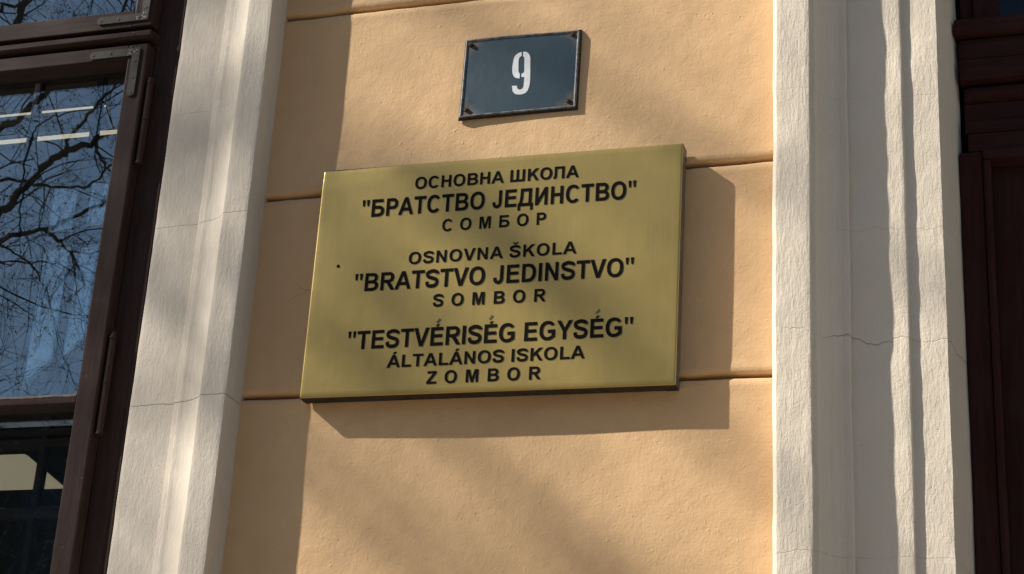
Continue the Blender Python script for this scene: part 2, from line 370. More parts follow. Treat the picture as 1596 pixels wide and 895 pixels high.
# door side: wall corner -0.393, flat to -0.15, splayed reveal to the door frame
PORT = {
 'outer_fillet': [(-0.3935, -0.010), (-0.3925, 0.050), (-0.3865, 0.0560), (-0.3360, 0.0560), (-0.3352, 0.046)],
 'cove': [(-0.3352, 0.047), (-0.3290, 0.0445), (-0.3270, 0.036), (-0.3150, 0.024), (-0.3030, 0.0165), (-0.2960, 0.014), (-0.2855, 0.0135), (-0.2845, 0.0065)],
 'inner_band': [(-0.2845, 0.0066), (-0.2030, 0.0072), (-0.2022, -0.0004), (-0.1500, 0.0006)],
 'reveal': [(-0.1500, 0.0006), (-0.1255, -0.125)],
}
pt_ = thing('door_surround', (-0.27, 0, 0.12), label='whitewashed plaster door surround with deep fillet and cove, right of the plaque', cat='door surround')
for n_, pr in PORT.items(): extrude_profile(n_, pr, 0.12, 4.1, WR, pt_, 0.0016, 21.0, 0.008)
pt2 = thing('door_surround', (1.31, 0, 0.12), label='whitewashed plaster surround on the far right side of the door', cat='door surround')
for n_, pr in PORT.items(): extrude_profile(n_, pr, 0.12, 4.1, WR, pt2, 0.0021, 31.0, 0.05, mirror=0.52)
def header(x0, x1, name, label):
    t = thing(name, ((x0 + x1) / 2, 0, 4.1), label=label, cat='lintel')
    box('lintel_band', x0, x1, -0.056, 0.33, 4.103, 4.16, WH, t); box('lintel_panel', x0, x1, -0.02, 0.33, 4.162, 4.2835, WH, t)
header(-2.789, -1.2525, 'window_lintel', 'cream plaster band across the top of the window opening')
header(-0.387, 1.4285, 'door_lintel', 'white plaster band across the top of the door opening')
# wall below the window
o = box('wall_below_window', -2.789, -1.2525, 0.0, 0.335, 0.3, 0.895, PL, None, 0); tag(o, 'ochre rendered wall below the brown window', 'wall')
o = box('window_sill', -2.8, -1.243, -0.09, 0.20, 0.8965, 0.94, WH, None, 0.006); tag(o, 'cream stone sill under the brown window', 'window sill')

# ------------------------------------------------------------------ brown casement window
win = thing('window', (-2.02, 0.08, 0.94), label='old dark brown timber casement window with iron corner brackets, bare branches mirrored in its panes', cat='window')
FX0, FX1 = -2.60, -1.425
b = bmesh.new()
bx(b, -1.5425, FX1, 0.0755, 0.15, 0.945, 4.10, 0.002); bx(b, FX0, -2.4975, 0.0755, 0.15, 0.945, 4.10, 0.002)
bx(b, -2.4973, -1.5427, 0.0757, 0.15, 3.2495, 3.286, 0.002); bx(b, -2.4973, -1.5427, 0.0757, 0.15, 4.055, 4.10, 0.002); bx(b, -2.4973, -1.5427, 0.0757, 0.15, 0.945, 0.985, 0.002)
build('fixed_frame', b, WOOD, win)
b = bmesh.new(); bx(b, -1.4975, -1.4915, 0.0722, 0.0765, 0.95, 4.09, 0.001); build('frame_bead', b, WOOD, win)
b = bmesh.new()
prof = [(0.0445, 3.2605), (0.0425, 3.2625), (0.0425, 3.2710), (0.0445, 3.2730), (0.055, 3.2765), (0.0755, 3.2780), (0.0755, 3.2595), (0.050, 3.2595)]
for xx in (-2.50, -1.5475): pass
L = [b.verts.new((-2.50, y, z)) for y, z in prof]; Rr = [b.verts.new((-1.5350, y, z)) for y, z in prof]
for k in range(len(prof)): b.faces.new((L[k], L[(k + 1) % 8], Rr[(k + 1) % 8], Rr[k]))
b.faces.new(L[::-1]); b.faces.new(Rr)
bmesh.ops.bevel(b, geom=[e for e in b.edges if abs(e.verts[0].co.x - e.verts[1].co.x) < 1e-6 and e.verts[0].co.x > -2], offset=0.004, segments=3, affect='EDGES')
drip = build('drip_moulding', b, WOODH, win)
bs = bmesh.new(); cyl(bs, (-1.572, 0.0427, 3.2670), (-1.572, 0.0412, 3.2670), 0.0022, 0.0018, 8); build('screw', bs, STEEL, drip)
def leaf(x0, x1, z0, z1, bars, label, low):
    """casement leaf; front face y=.05, glass y=.095"""
    w = 0.0385; y0, y1 = 0.050, 0.108
    rail_t = 0.0275 if low else 0.045
    botr = 0.07 if low else 0.035
    for a in (x0, x1 - w):
        b = bmesh.new(); bx(b, a, a + w, y0, y1, z0, z1, 0.0028); build('stile', b, WOOD, win)
    for (a, c, nm, dy) in ((z1 - rail_t, z1, 'top_rail', 0.0003), (z0, z0 + botr, 'bottom_rail', 0.0003)):
        b = bmesh.new(); bx(b, x0 + w + 0.0002, x1 - w - 0.0002, y0 + dy, y1, a, c, 0.0018); build(nm, b, WOODH, win)
    zz = [z0 + botr] + [v for zb in bars for v in zb] + [z1 - rail_t]
    for zb in bars:
        b = bmesh.new(); bx(b, x0 + w + 0.0002, x1 - w - 0.0002, y0 + 0.0012, y1, zb[0], zb[1], 0.0016); gb = build('glazing_bar', b, WOODH, win)
        vs, n = [], 90
        for i in range(n + 1):
            xx = x0 + w + 0.001 + (x1 - x0 - 2 * w - 0.002) * i / n
            h = 0.0028 + 0.0024 * nz(xx, 0, 0, 40, 2) + 0.001 * nz(xx, 0, 0, 130, 2)
            vs += [(xx, y0 + 0.0008, zb[1] + 0.0004), (xx, y0 + 0.0008, zb[1] - max(0.0006, h)), (xx, y0 + 0.012, zb[1] + 0.0004)]
        fs = []
        for i in range(n): fs += [(3 * i, 3 * i + 3, 3 * i + 4, 3 * i + 1), (3 * i, 3 * i + 2, 3 * i + 5, 3 * i + 3)]
        mesh('worn_edge', vs, fs, WORN, gb)
    for k in range(0, len(zz), 2):
        b = bmesh.new(); bx(b, x0 + w - 0.004, x1 - w + 0.004, 0.0945, 0.0975, zz[k] - 0.003, zz[k + 1] + 0.003)
        build('pane', b, GLASS, win)
for (a, c) in ((-2.018, -1.5430), (-2.4970, -2.022)):
    leaf(a, c, 0.99, 3.2490, [(2.5640, 2.5790)], '', True)
    leaf(a, c, 3.2865, 4.050, [], '', False)
def bracket(cx, cz, ax, az, len_x, len_z, label):
    """L bracket, outer corner at cx,cz; arms of length"""
    w = 0.0165; r = w / 2; y0, y1 = 0.0470, 0.0497
    def arc(px, pz, a0, a1): return [(px + r * math.cos(R(a0 + (a1 - a0) * k / 8)), pz + r * math.sin(R(a0 + (a1 - a0) * k / 8))) for k in range(9)]
    # canonical: corner top right, arms going -x and -z
    pts = [(-0.003, 0), (0, -0.003)] + [(x, z) for x, z in arc(-r, -len_z + r, 0, -180)] + [(-w, -w)] + [(x, z) for x, z in arc(-len_x + r, -r, -90, -270)]
    b = bmesh.new(); f = b.faces.new([b.verts.new((cx + x * ax, y1, cz + z * az)) for x, z in pts])
    g = bmesh.ops.extrude_face_region(b, geom=[f]); vs = [e for e in g['geom'] if isinstance(e, bmesh.types.BMVert)]
    bmesh.ops.translate(b, verts=vs, vec=(0, y0 - y1, 0))
    bmesh.ops.bevel(b, geom=[e for e in b.edges if all(abs(v.co.y - y0) < 1e-6 for v in e.verts)], offset=0.0008, segments=2, affect='EDGES')
    br = build('corner_bracket', b, BRK, win, origin=(cx, y1, cz)); br['label'] = label
    for (sx, sz) in ((-len_x + r, -r), (-len_x * 0.58, -r * 0.95), (-r, -len_z * 0.27), (-r, -len_z * 0.62), (-r, -len_z + r), (-w - 0.003, -r * 0.9)):
        b = bmesh.new(); px, pz = cx + sx * ax, cz + sz * az
        cyl(b, (px, y0 + 0.0004, pz), (px, y0 - 0.0007, pz), 0.0028, 0.0024, 10)
        build('screw', b, STEEL, br)
    b = bmesh.new()                                         # flaked pale paint at the corner
    for k in range(15):
        px = cx + ax * (-w * 0.95 + random.uniform(-0.010, 0.012)); pz = cz + az * (-random.uniform(0.003, w)); s = random.uniform(0.0004, 0.0015)
        bx(b, px - s, px + s, y0 - 0.0003, y0 + 0.0002, pz - s * 0.7, pz + s * 0.7)
    build('paint_flakes', b, m_flake, br)['kind'] = 'stuff'
m_flake = m_simple('old_white_putty', (0.5, 0.46, 0.38), 0.8, 0, 0.2, 60, 0)
bracket(-1.5560, 3.2405, 1, 1, 0.104, 0.100, 'steel corner bracket of the lower casement')
bracket(-1.5500, 3.2965, 1, -1, 0.106, 0.100, 'steel corner bracket of the upper casement')
for (z0, z1) in ((3.015, 3.175), (2.515, 2.685), (1.5, 1.66), (3.60, 3.76)):
    b = bmesh.new(); cyl(b, (-1.5335, 0.0600, z0), (-1.5335, 0.0600, z1), 0.0062, 0.0062, 10)
    zm = (z0 + z1) / 2
    for zc in (z0, z1): cyl(b, (-1.5335, 0.06, zc - 0.006), (-1.5335, 0.06, zc + 0.006), 0.0075, 0.0045, 10)
    cyl(b, (-1.5335, 0.06, zm - 0.0006), (-1.5335, 0.06, zm + 0.0006), 0.0072, 0.0072, 10)
    build('hinge', b, WOOD, win, smooth=False)
# inner window of the double frame
inn = thing('inner_window', (-2.0, 0.21, 0.99), label='inner dark brown sash with slim bars seen through the outer panes', cat='inner window')
for xb in (-2.297, -2.152, -2.007, -1.8615, -1.7260):
    b = bmesh.new(); bx(b, xb - 0.0065, xb + 0.0065, 0.198, 0.216, 0.99, 3.9, 0.002); build('vertical_bar', b, WOOD, inn)
for zb, h in ((2.5640, 0.0060), (2.5440, 0.0070), (2.4180, 0.009), (2.0, 0.009), (3.30, 0.02), (2.944, 0.006)):
    b = bmesh.new(); bx(b, -2.58, -1.50, 0.197, 0.2175, zb - h, zb + h, 0.002); build('horizontal_bar', b, WOODH, inn)
b = bmesh.new(); bx(b, -1.50, -1.46, 0.19, 0.23, 0.99, 4.0); bx(b, -2.6, -2.58, 0.19, 0.23, 0.99, 4.0); build('frame', b, WOOD, inn)

# ------------------------------------------------------------------ room behind the window
def slab(name, x0, x1, y0, y1, z0, z1, mat, label=None):
    b = bmesh.new(); bx(b, x0, x1, y0, y1, z0, z1); o = build(name, b, mat); tag(o, kind='structure'); return o
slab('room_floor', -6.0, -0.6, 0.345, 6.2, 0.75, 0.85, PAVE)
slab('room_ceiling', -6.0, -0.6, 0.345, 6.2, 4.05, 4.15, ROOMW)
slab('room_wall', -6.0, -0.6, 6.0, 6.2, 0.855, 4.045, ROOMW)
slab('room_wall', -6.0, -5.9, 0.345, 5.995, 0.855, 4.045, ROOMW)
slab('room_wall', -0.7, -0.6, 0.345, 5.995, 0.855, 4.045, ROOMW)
def bent_pane(x0, x1, z0, z1, tilt, seed, cut=0.0):
    """old wavy inner pane, 2.5 mm thick, slightly tilted in its sash"""
    n, m = 10, 16; vs = []
    for side in (0, 1):
        for j in range(m + 1):
            for i in range(n + 1):
                u, v = i / n, j / m
                r = 0.014; zz = z0 + (z1 - z0) * v; xx = x0 + (x1 - x0) * u
                if v < 0.5: zz += cut * u * (1 - 2 * v)
                y = 0.2035 + tilt * (v - 0.5) + 0.0006 * math.sin(3.1 * u + seed) * math.sin(3.1 * v) + side * 0.0025
                vs.append((xx, y, zz))
    k = (n + 1) * (m + 1)
    fs = [(j * (n + 1) + i, j * (n + 1) + i + 1, (j + 1) * (n + 1) + i + 1, (j + 1) * (n + 1) + i) for j in range(m) for i in range(n)]
    fs += [tuple(k + q for q in f[::-1]) for f in fs]
    rim_ = [i for i in range(n + 1)] + [j * (n + 1) + n for j in range(1, m + 1)] + [m * (n + 1) + i for i in range(n - 1, -1, -1)] + [j * (n + 1) for j in range(m - 1, 0, -1)]
    fs += [(rim_[q], k + rim_[q], k + rim_[(q + 1) % len(rim_)], rim_[(q + 1) % len(rim_)]) for q in range(len(rim_))]
    return mesh('pane', vs, fs, GLASS2, inn, True)
bent_pane(-1.7930, -1.7395, 2.957, 3.050, 0.001, 0); bent_pane(-1.7135, -1.6690, 2.965, 3.056, 0.001, 1)
bent_pane(-1.7930, -1.7370, 2.640, 2.931, 0.002, 2, 0.06); bent_pane(-1.7200, -1.6790, 2.690, 2.931, 0.002, 3, 0.05)
TUBE = m_emit('fluorescent_tube', (1.0, 0.86, 0.64), 0.42); SHADE = m_emit('lit_cream_shade', (1.0, 0.83, 0.52), 0.17)
for (y, x0, x1, w, lab) in ((1.560, -4.4, -2.56, 0.0034, 'thin fluorescent ceiling light seen through the glass, the upper of two strips'),
                        (1.715, -4.4, -2.45, 0.0066, 'wider fluorescent ceiling light seen through the glass, the lower of two strips')):
    t = thing('ceiling_light', ((x0 + x1) / 2, y, 4.03), label=lab, cat='ceiling light', group='fluorescent strips on the room ceiling')
    b = bmesh.new(); bx(b, x0, x1, y - w * 0.9, y + w * 0.9, 4.022, 4.048); build('housing', b, ROOMW, t)
    b = bmesh.new(); cyl(b, (x0 + .01, y, 4.004), (x1 - .01, y, 4.004), w, w, 12); build('tube', b, TUBE, t)
t = thing('pendant_lamp', (-2.95, 1.6, 2.86), label='cream pendant lamp shade with sloping sides seen through the lower pane', cat='lamp')
b = bmesh.new()
lo = [(-3.42, 1.50, 2.86), (-2.49, 1.50, 2.86), (-2.49, 1.53, 2.86), (-3.42, 1.53, 2.86)]; hi = [(-3.29, 1.505, 2.950), (-2.615, 1.505, 2.950), (-2.615, 1.525, 2.95), (-3.29, 1.525, 2.95)]
a = [b.verts.new(v) for v in lo]; c = [b.verts.new(v) for v in hi]
for k in range(4): b.faces.new((a[k], a[(k + 1) % 4], c[(k + 1) % 4], c[k]))
b.faces.new(c); b.faces.new(a[::-1]); build('lamp_shade', b, SHADE, t)
b = bmesh.new(); cyl(b, (-2.95, 1.515, 2.95), (-2.95, 1.515, 4.04), 0.006, 0.006); build('rod', b, BRK, t)

# ------------------------------------------------------------------ oxblood door with transom
dr = thing('door', (0.52, 0.12, 0.12), label='dark oxblood timber door with moulded panels and glazed fanlight at the right edge', cat='door')
def rails(lst):
    for (nm, x0, x1, y0, z0, z1, bev) in lst:
        b = bmesh.new(); bx(b, x0, x1, y0, 0.17, z0, z1, bev); build(nm, b, DOORH if x1 - x0 > z1 - z0 else DOOR, dr)
xr = 1.165
rails([('frame_post', -0.128, -0.0935, 0.1000, 0.12, 2.925, 0.003), ('frame_post', 1.1335, xr, 0.1000, 0.12, 2.925, 0.003),
       ('transom_rail', -0.128, xr, 0.0880, 3.1270, 3.1550, 0.004),
       ('transom_moulding', -0.124, xr, 0.1000, 3.0860, 3.1265, 0.012), ('transom_rail', -0.122, xr, 0.0960, 3.0490, 3.0855, 0.003),
       ('transom_moulding', -0.118, xr, 0.1090, 3.0180, 3.0435, 0.008), ('transom_rail', -0.118, xr, 0.1180, 2.9830, 3.0175, 0.002),
       ('transom_moulding', -0.118, xr, 0.1060, 2.9585, 2.9825, 0.007), ('transom_rail', -0.114, xr, 0.1020, 2.9260, 2.9570, 0.003),
       ('panel_moulding', -0.0930, -0.0810, 0.0930, 0.20, 2.9080, 0.005), ('panel_moulding', -0.0930, 1.133, 0.0930, 2.9085, 2.9255, 0.005),
       ('fanlight_frame', -0.118, -0.098, 0.118, 3.1555, 4.09, 0.002), ('fanlight_frame', -0.0975, -0.058, 0.108, 3.1555, 4.09, 0.003), ('fanlight_frame', 1.09, xr, 0.108, 3.1555, 4.09, 0.003)])
b = bmesh.new(); bx(b, -0.0805, 1.133, 0.128, 0.17, 0.14, 2.9075); build('door_leaf', b, DOOR, dr)
for x0 in (0.02, 0.60):
    for (z0, z1) in ((1.75, 2.80), (0.4, 1.55)):
        b = bmesh.new(); bx(b, x0, x0 + 0.46, 0.118, 0.13, z0, z1, 0.008); build('raised_panel', b, DOOR, dr)
b = bmesh.new(); bx(b, -0.059, 1.091, 0.125, 0.128, 3.154, 4.08); build('pane', b, m_glass('fanlight_glass', 0.015), dr)
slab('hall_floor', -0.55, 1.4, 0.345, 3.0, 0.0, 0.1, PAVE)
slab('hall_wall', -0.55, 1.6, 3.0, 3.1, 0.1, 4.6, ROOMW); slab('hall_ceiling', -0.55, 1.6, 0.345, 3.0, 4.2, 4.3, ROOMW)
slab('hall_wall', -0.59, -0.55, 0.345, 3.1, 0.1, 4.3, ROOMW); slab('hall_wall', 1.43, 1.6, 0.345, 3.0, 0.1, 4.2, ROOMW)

# ------------------------------------------------------------------ lettering outlines (own drawing, heavy grotesque capitals, cap height 716)
def arc(cx, cy, rx, ry, a0, a1, n=14, p=2.25):
    out = []
    for k in range(n + 1):
        a = R(a0 + (a1 - a0) * k / n); c, s = math.cos(a), math.sin(a)
        out.append((cx + rx * math.copysign(abs(c) ** (2 / p), c), cy + ry * math.copysign(abs(s) ** (2 / p), s)))
    return out
def rect(x0, y0, x1, y1): return [(x0, y0), (x1, y0), (x1, y1), (x0, y1)]
def stroke(pts, w, n=8):
    P = []
    for i in range(len(pts) - 1):
        p0 = pts[max(i - 1, 0)]; p1 = pts[i]; p2 = pts[i + 1]; p3 = pts[min(i + 2, len(pts) - 1)]
        for k in range(n):
            t = k / n
            P.append(tuple(0.5 * (2 * p1[j] + (p2[j] - p0[j]) * t + (2 * p0[j] - 5 * p1[j] + 4 * p2[j] - p3[j]) * t * t + (3 * p1[j] - p0[j] - 3 * p2[j] + p3[j]) * t ** 3) for j in (0, 1)))
    P.append(pts[-1]); A, B = [], []
    for i, p in enumerate(P):
        q0 = P[max(i - 1, 0)]; q1 = P[min(i + 1, len(P) - 1)]; dx, dy = q1[0] - q0[0], q1[1] - q0[1]; L = math.hypot(dx, dy)
        A.append((p[0] - dy / L * w / 2, p[1] + dx / L * w / 2)); B.append((p[0] + dy / L * w / 2, p[1] - dx / L * w / 2))
    return A + B[::-1]
def ring(w, hw):
    return [arc(w / 2, 358, hw, 371, 0, 354, 39)], arc(w / 2, 358, hw - 148, 249, 0, 354, 39)
s, h = 142, 121
G = {}
G['O'] = (778, [arc(389, 358, 345, 371, 0, 350, 35), arc(389, 358, 199, 249, 0, 350, 35)])
G['C'] = (722, [arc(372, 358, 328, 371, 36, 322, 30) + arc(380, 358, 188, 249, 316, 42, 26)])
G['G'] = (778, [arc(392, 358, 348, 371, 36, 302, 28) + [(712, 110), (712, 392), (404, 392), (404, 270), (566, 270), (566, 172)] + arc(398, 358, 204, 249, 308, 42, 24)])
Apts = [(0, 0), (150, 0), (212, 163), (508, 163), (572, 0), (722, 0), (440, 716), (282, 716)]
G['A'] = (722, [Apts, [(258, 283), (462, 283), (360, 556)]])
G['B'] = (722, [[(73, 0), (380, 0)] + arc(400, 205, 288, 205, -90, 60, 12) + [(560, 378)] + arc(420, 533, 230, 183, -40, 90, 12) + [(73, 716)],
                [(217, 120)] + arc(400, 212, 140, 92, -90, 90, 8) + [(217, 304)], [(217, 424)] + arc(390, 510, 116, 86, -90, 90, 8) + [(217, 596)]])
G['Б'] = (720, [[(73, 0), (380, 0)] + arc(400, 222, 288, 222, -90, 90, 14) + [(217, 444), (217, 595), (620, 595), (620, 716), (73, 716)],
                [(217, 120)] + arc(385, 222, 156, 102, -90, 90, 8) + [(217, 324)]])
G['D'] = (722, [[(72, 0), (336, 0)] + arc(336, 358, 345, 358, -90, 90, 18) + [(72, 716)], [(217, 121)] + arc(325, 358, 206, 237, -90, 90, 14) + [(217, 595)]])
G['P'] = (667, [[(73, 0), (217, 0), (217, 270), (390, 270)] + arc(390, 493, 240, 223, -90, 90, 14) + [(73, 716)], [(217, 391)] + arc(385, 493, 98, 102, -90, 90, 8) + [(217, 595)]])
G['R'] = (722, [[(73, 0), (217, 0), (217, 299), (252, 299), (345, 268), (540, 0), (716, 0), (575, 225), (500, 305)] + arc(430, 508, 238, 208, -65, 90, 12) + [(73, 716)], [(217, 413)] + arc(415, 506, 104, 93, -90, 90, 8) + [(217, 595)]])
G['S'] = (667, [stroke([(566, 515), (535, 610), (335, 660), (140, 600), (112, 520), (165, 435), (340, 375), (520, 310), (556, 205), (500, 95), (330, 55), (150, 95), (104, 235)], 138, 6)])
G['J'] = (556, [[(338, 716), (482, 716), (482, 250)] + arc(262, 230, 220, 243, 0, -180, 18, 2.2) + [(180, 246)] + arc(262, 225, 82, 118, -180, 0, 12, 2.0) + [(338, 250)]])
G['E'] = (667, [[(73, 0), (617, 0), (617, h), (217, h), (217, 316), (577, 316), (577, 436), (217, 436), (217, 595), (603, 595), (603, 716), (73, 716)]])
G['H'] = (722, [[(73, 0), (217, 0), (217, 313), (504, 313), (504, 0), (649, 0), (649, 716), (504, 716), (504, 434), (217, 434), (217, 716), (73, 716)]])
G['I'] = (278, [rect(68, 0, 212, 716)])
G['И'] = (722, [[(73, 0), (215, 0), (510, 478), (510, 0), (649, 0), (649, 716), (508, 716), (212, 246), (212, 716), (73, 716)]])
G['N'] = (722, [[(74, 0), (208, 0), (208, 467), (496, 0), (641, 0), (641, 716), (507, 716), (507, 238), (214, 716), (74, 716)]])
G['K'] = (722, [[(74, 0), (218, 0), (218, 217), (336, 338), (534, 0), (721, 0), (436, 441), (706, 716), (512, 716), (218, 398), (218, 716), (74, 716)]])
G['К'] = G['K']
G['Л'] = (712, [[(20, 0), (60, -8), (140, 4), (186, 60), (206, 180), (212, 595), (494, 595), (494, 0), (638, 0), (638, 716), (72, 716), (70, 230), (58, 130), (20, 112)]])
G['Д'] = (742, [[(12, -166), (130, -166), (130, 0), (606, 0), (606, -166), (724, -166), (724, h), (655, h), (655, 716), (128, 716), (122, 400), (104, 240), (66, h), (12, h)], [(206, h), (510, h), (510, 595), (262, 595), (252, 330)]])
G['L'] = (611, [[(77, 0), (583, 0), (583, h), (221, h), (221, 710), (77, 710)]])
G['M'] = (833, [[(71, 0), (205, 0), (205, 563), (347, 0), (486, 0), (628, 563), (628, 0), (762, 0), (762, 716), (546, 716), (417, 228), (287, 716), (71, 716)]])
G['T'] = (611, [[(234, 0), (378, 0), (378, 595), (590, 595), (590, 716), (21, 716), (21, 595), (234, 595)]])
G['V'] = (667, [[(255, 0), (410, 0), (665, 716), (510, 716), (335, 186), (156, 716), (0, 716)]])
G['Y'] = (667, [[(261, 0), (405, 0), (405, 302), (666, 716), (498, 716), (335, 435), (170, 716), (0, 716), (261, 301)]])
G['Z'] = (611, [[(20, 0), (586, 0), (586, h), (204, h), (570, 606), (570, 716), (52, 716), (52, 595), (390, 595), (20, 115)]])
G['Ш'] = (990, [[(73, 0), (917, 0), (917, 716), (773, 716), (773, h), (567, h), (567, 716), (423, 716), (423, h), (217, h), (217, 716), (73, 716)]])
G['"'] = (440, [[(70, 460), (150, 460), (178, 716), (42, 716)], [(285, 460), (365, 460), (393, 716), (257, 716)]])
def with_(base, extra): return (G[base][0], G[base][1] + [extra])
G['Á'] = with_('A', [(290, 765), (385, 765), (505, 900), (350, 900)]); G['É'] = with_('E', [(280, 748), (360, 748), (440, 832), (330, 832)])
G['Š'] = with_('S', [(275, 770), (395, 770), (500, 900), (400, 900), (335, 825), (270, 900), (170, 900)])
for cyr, lat in zip('ОСНВАРТЈЕМ', 'OCHBAPTJEM'): G[cyr] = G[lat]
def text_line(parent, string, x0, x1, za, zb, cap, y, gap=0.0):
    """letters spread between x0 and x1; baseline from za to zb"""
    pen, items = 0.0, []
    for ch in string:
        if ch == ' ': pen += 278; continue
        items.append((ch, pen)); pen += G[ch][0] + gap
    first = min(p[0] for c in G[items[0][0]][1] for p in c); lx = items[-1][1]
    last = lx + max(p[0] for c in G[items[-1][0]][1] for p in c)
    sx = (x1 - x0) / (last - first); sz = cap / 716
    cu = bpy.data.curves.new('lettering', 'CURVE'); cu.dimensions = '2D'; cu.fill_mode = 'BOTH'; cu.extrude = 0.0002
    for ch, px in items:
        for cnt in G[ch][1]:
            sp = cu.splines.new('POLY'); sp.points.add(len(cnt) - 1); sp.use_cyclic_u = True
            for k, (x, z) in enumerate(cnt):
                X = (px + x - first) * sx; sp.points[k].co = (X, z * sz + (zb - za) * X / (x1 - x0), 0, 1)
    tmp = bpy.data.objects.new('tmp', cu); COL.objects.link(tmp)
    me = bpy.data.meshes.new_from_object(tmp.evaluated_get(bpy.context.evaluated_depsgraph_get()))
    bpy.data.objects.remove(tmp)
    rot = Matrix.Rotation(R(90), 4, 'X'); me.transform(rot)
    me.materials.clear(); me.materials.append(LETTER)
    o = bpy.data.objects.new('lettering', me); o.location = Vector((x0, y, za)) - wpos(parent); link(o, parent)
    o['label'] = 'black line of lettering reading ' + string.replace('"', '')
    return o

# ------------------------------------------------------------------ brass plaque
D = 0.034
pq = thing('plaque', (-0.835, 0, 2.52), label='square-edged brushed brass plaque with black school name in three languages', cat='plaque')
TL, TR, BR, BL = (-1.1331, 2.9169), (-0.5340, 2.9132), (-0.5375, 2.5190), (-1.1346, 2.5240)
def quad_pt(u, v):
    x = (TL[0] * (1 - u) + TR[0] * u) * v + (BL[0] * (1 - u) + BR[0] * u) * (1 - v)
    z = (TL[1] * (1 - u) + TR[1] * u) * v + (BL[1] * (1 - u) + BR[1] * u) * (1 - v); return x, z
n, m = 60, 40; vs = []
us = [0, 0.0022, 0.005] + [k / n for k in range(1, n)] + [0.995, 0.9978, 1]; vv = [0, 0.003, 0.007] + [k / m for k in range(1, m)] + [0.993, 0.997, 1]
for v in vv:
    for u in us:
        x, z = quad_pt(u, v); e = min(u, 1 - u) * 0.6; f = min(v, 1 - v) * 0.39
        y = -D + 0.0022 * max(0, 1 - min(e, f) / 0.0014)
        y += 0.0002 + 0.0002 * nz(u, 0, v, 3, 4)
        y += 0.0022 * max(0.0, 1 - math.hypot((u - 0.05) * 6, (1 - v) * 14)) # dented top left edge
        vs.append((x, y, z))
nx = len(us); fs = [(j * nx + i, j * nx + i + 1, (j + 1) * nx + i + 1, (j + 1) * nx + i) for j in range(len(vv) - 1) for i in range(nx - 1)]
mesh('face_plate', vs, fs, BRASS, pq, True)
def side(a, c, inx, inz, mt=None, nm='folded_edge'):
    vs = []
    for k in range(25):
        t = k / 24; x = a[0] + (c[0] - a[0]) * t; z = a[1] + (c[1] - a[1]) * t; w = 0.0006 * nz(x, 0, z, 20, 6)
        for (d, i) in ((D - 0.0023, 0.0), (D - 0.006, -0.0003), (D - 0.0068, 0.0003), (0.016, 0.0002 + w * 0.4), (0.006, 0.0003 + w * 0.4), (0.006, 0.02), (D - 0.006, 0.02)):
            vs.append((x + inx * i, -d, z + inz * i))
    q = 7; fs = [(k * q + i, k * q + (i + 1) % q, (k + 1) * q + (i + 1) % q, (k + 1) * q + i) for k in range(24) for i in range(q)]
    mesh(nm, vs, fs, mt or ZINC, pq, False)
b = bmesh.new(); bx(b, -1.10, -0.57, -0.030, 0.0005, 2.55, 2.885); build('mounting_board', b, ZINC, pq)
side(TL, TR, 0, -1); side(BL, BR, 0, 1, m_simple('shade_darkened_zinc', (0.035, 0.032, 0.026), 0.7, 0.1, 0.45, 60, 0.0008, 0.2)); side(TL, BL, 1, 0); side(TR, BR, -1, 0)  # bottom edge gets a darker metal copy, painting in the shade on its underside
yl = -(D + 0.0004) + 0.0006
LINES = [('ОСНОВНА ШКОЛА', -0.9705, -0.6988, 2.8699, 2.8686, 0.0207, 20), ('"БРАТСТВО ЈЕДИНСТВО"', -1.0584, -0.6063, 2.8268, 2.8248, 0.0303, 10),
         ('СОМБОР', -0.9188, -0.7484, 2.7921, 2.7916, 0.0205, 380), ('OSNOVNA ŠKOLA', -0.9709, -0.6969, 2.7392, 2.7390, 0.0203, 40),
         ('"BRATSTVO JEDINSTVO"', -1.0592, -0.6057, 2.6979, 2.6957, 0.0303, 0), ('SOMBOR', -0.9247, -0.7424, 2.6645, 2.6627, 0.0207, 400),
         ('"TESTVÉRISÉG EGYSÉG"', -1.0617, -0.6041, 2.6003, 2.5988, 0.0303, 0), ('ÁLTALÁNOS ISKOLA', -0.9929, -0.6768, 2.5673, 2.5670, 0.0204, 20),
         ('ZOMBOR', -0.9258, -0.7440, 2.5377, 2.5371, 0.0204, 400)]
for st_, a, c, za, zb, cap, gp in LINES: text_line(pq, st_, a, c, za, zb, cap, -(D + 0.0003), gp)
for (x, z) in ((-0.9132, 2.6405), (-0.8282, 2.6412), (-0.6592, 2.6410)):
    b = bmesh.new(); bx(b, -0.0015, 0.0015, -0.0002, 0.0002, -0.0040, 0.0040)
    bmesh.ops.rotate(b, verts=b.verts, matrix=Matrix.Rotation(R(40), 3, 'Y')); bmesh.ops.translate(b, verts=b.verts, vec=(x, -D - 0.0002, z))
    build('accent_mark', b, GREYA, pq)
b = bmesh.new(); cyl(b, (-1.0905, -0.0340, 2.7440), (-1.0905, -0.0352, 2.7440), 0.0030, 0.0016, 7); build('rivet', b, LETTER, pq)

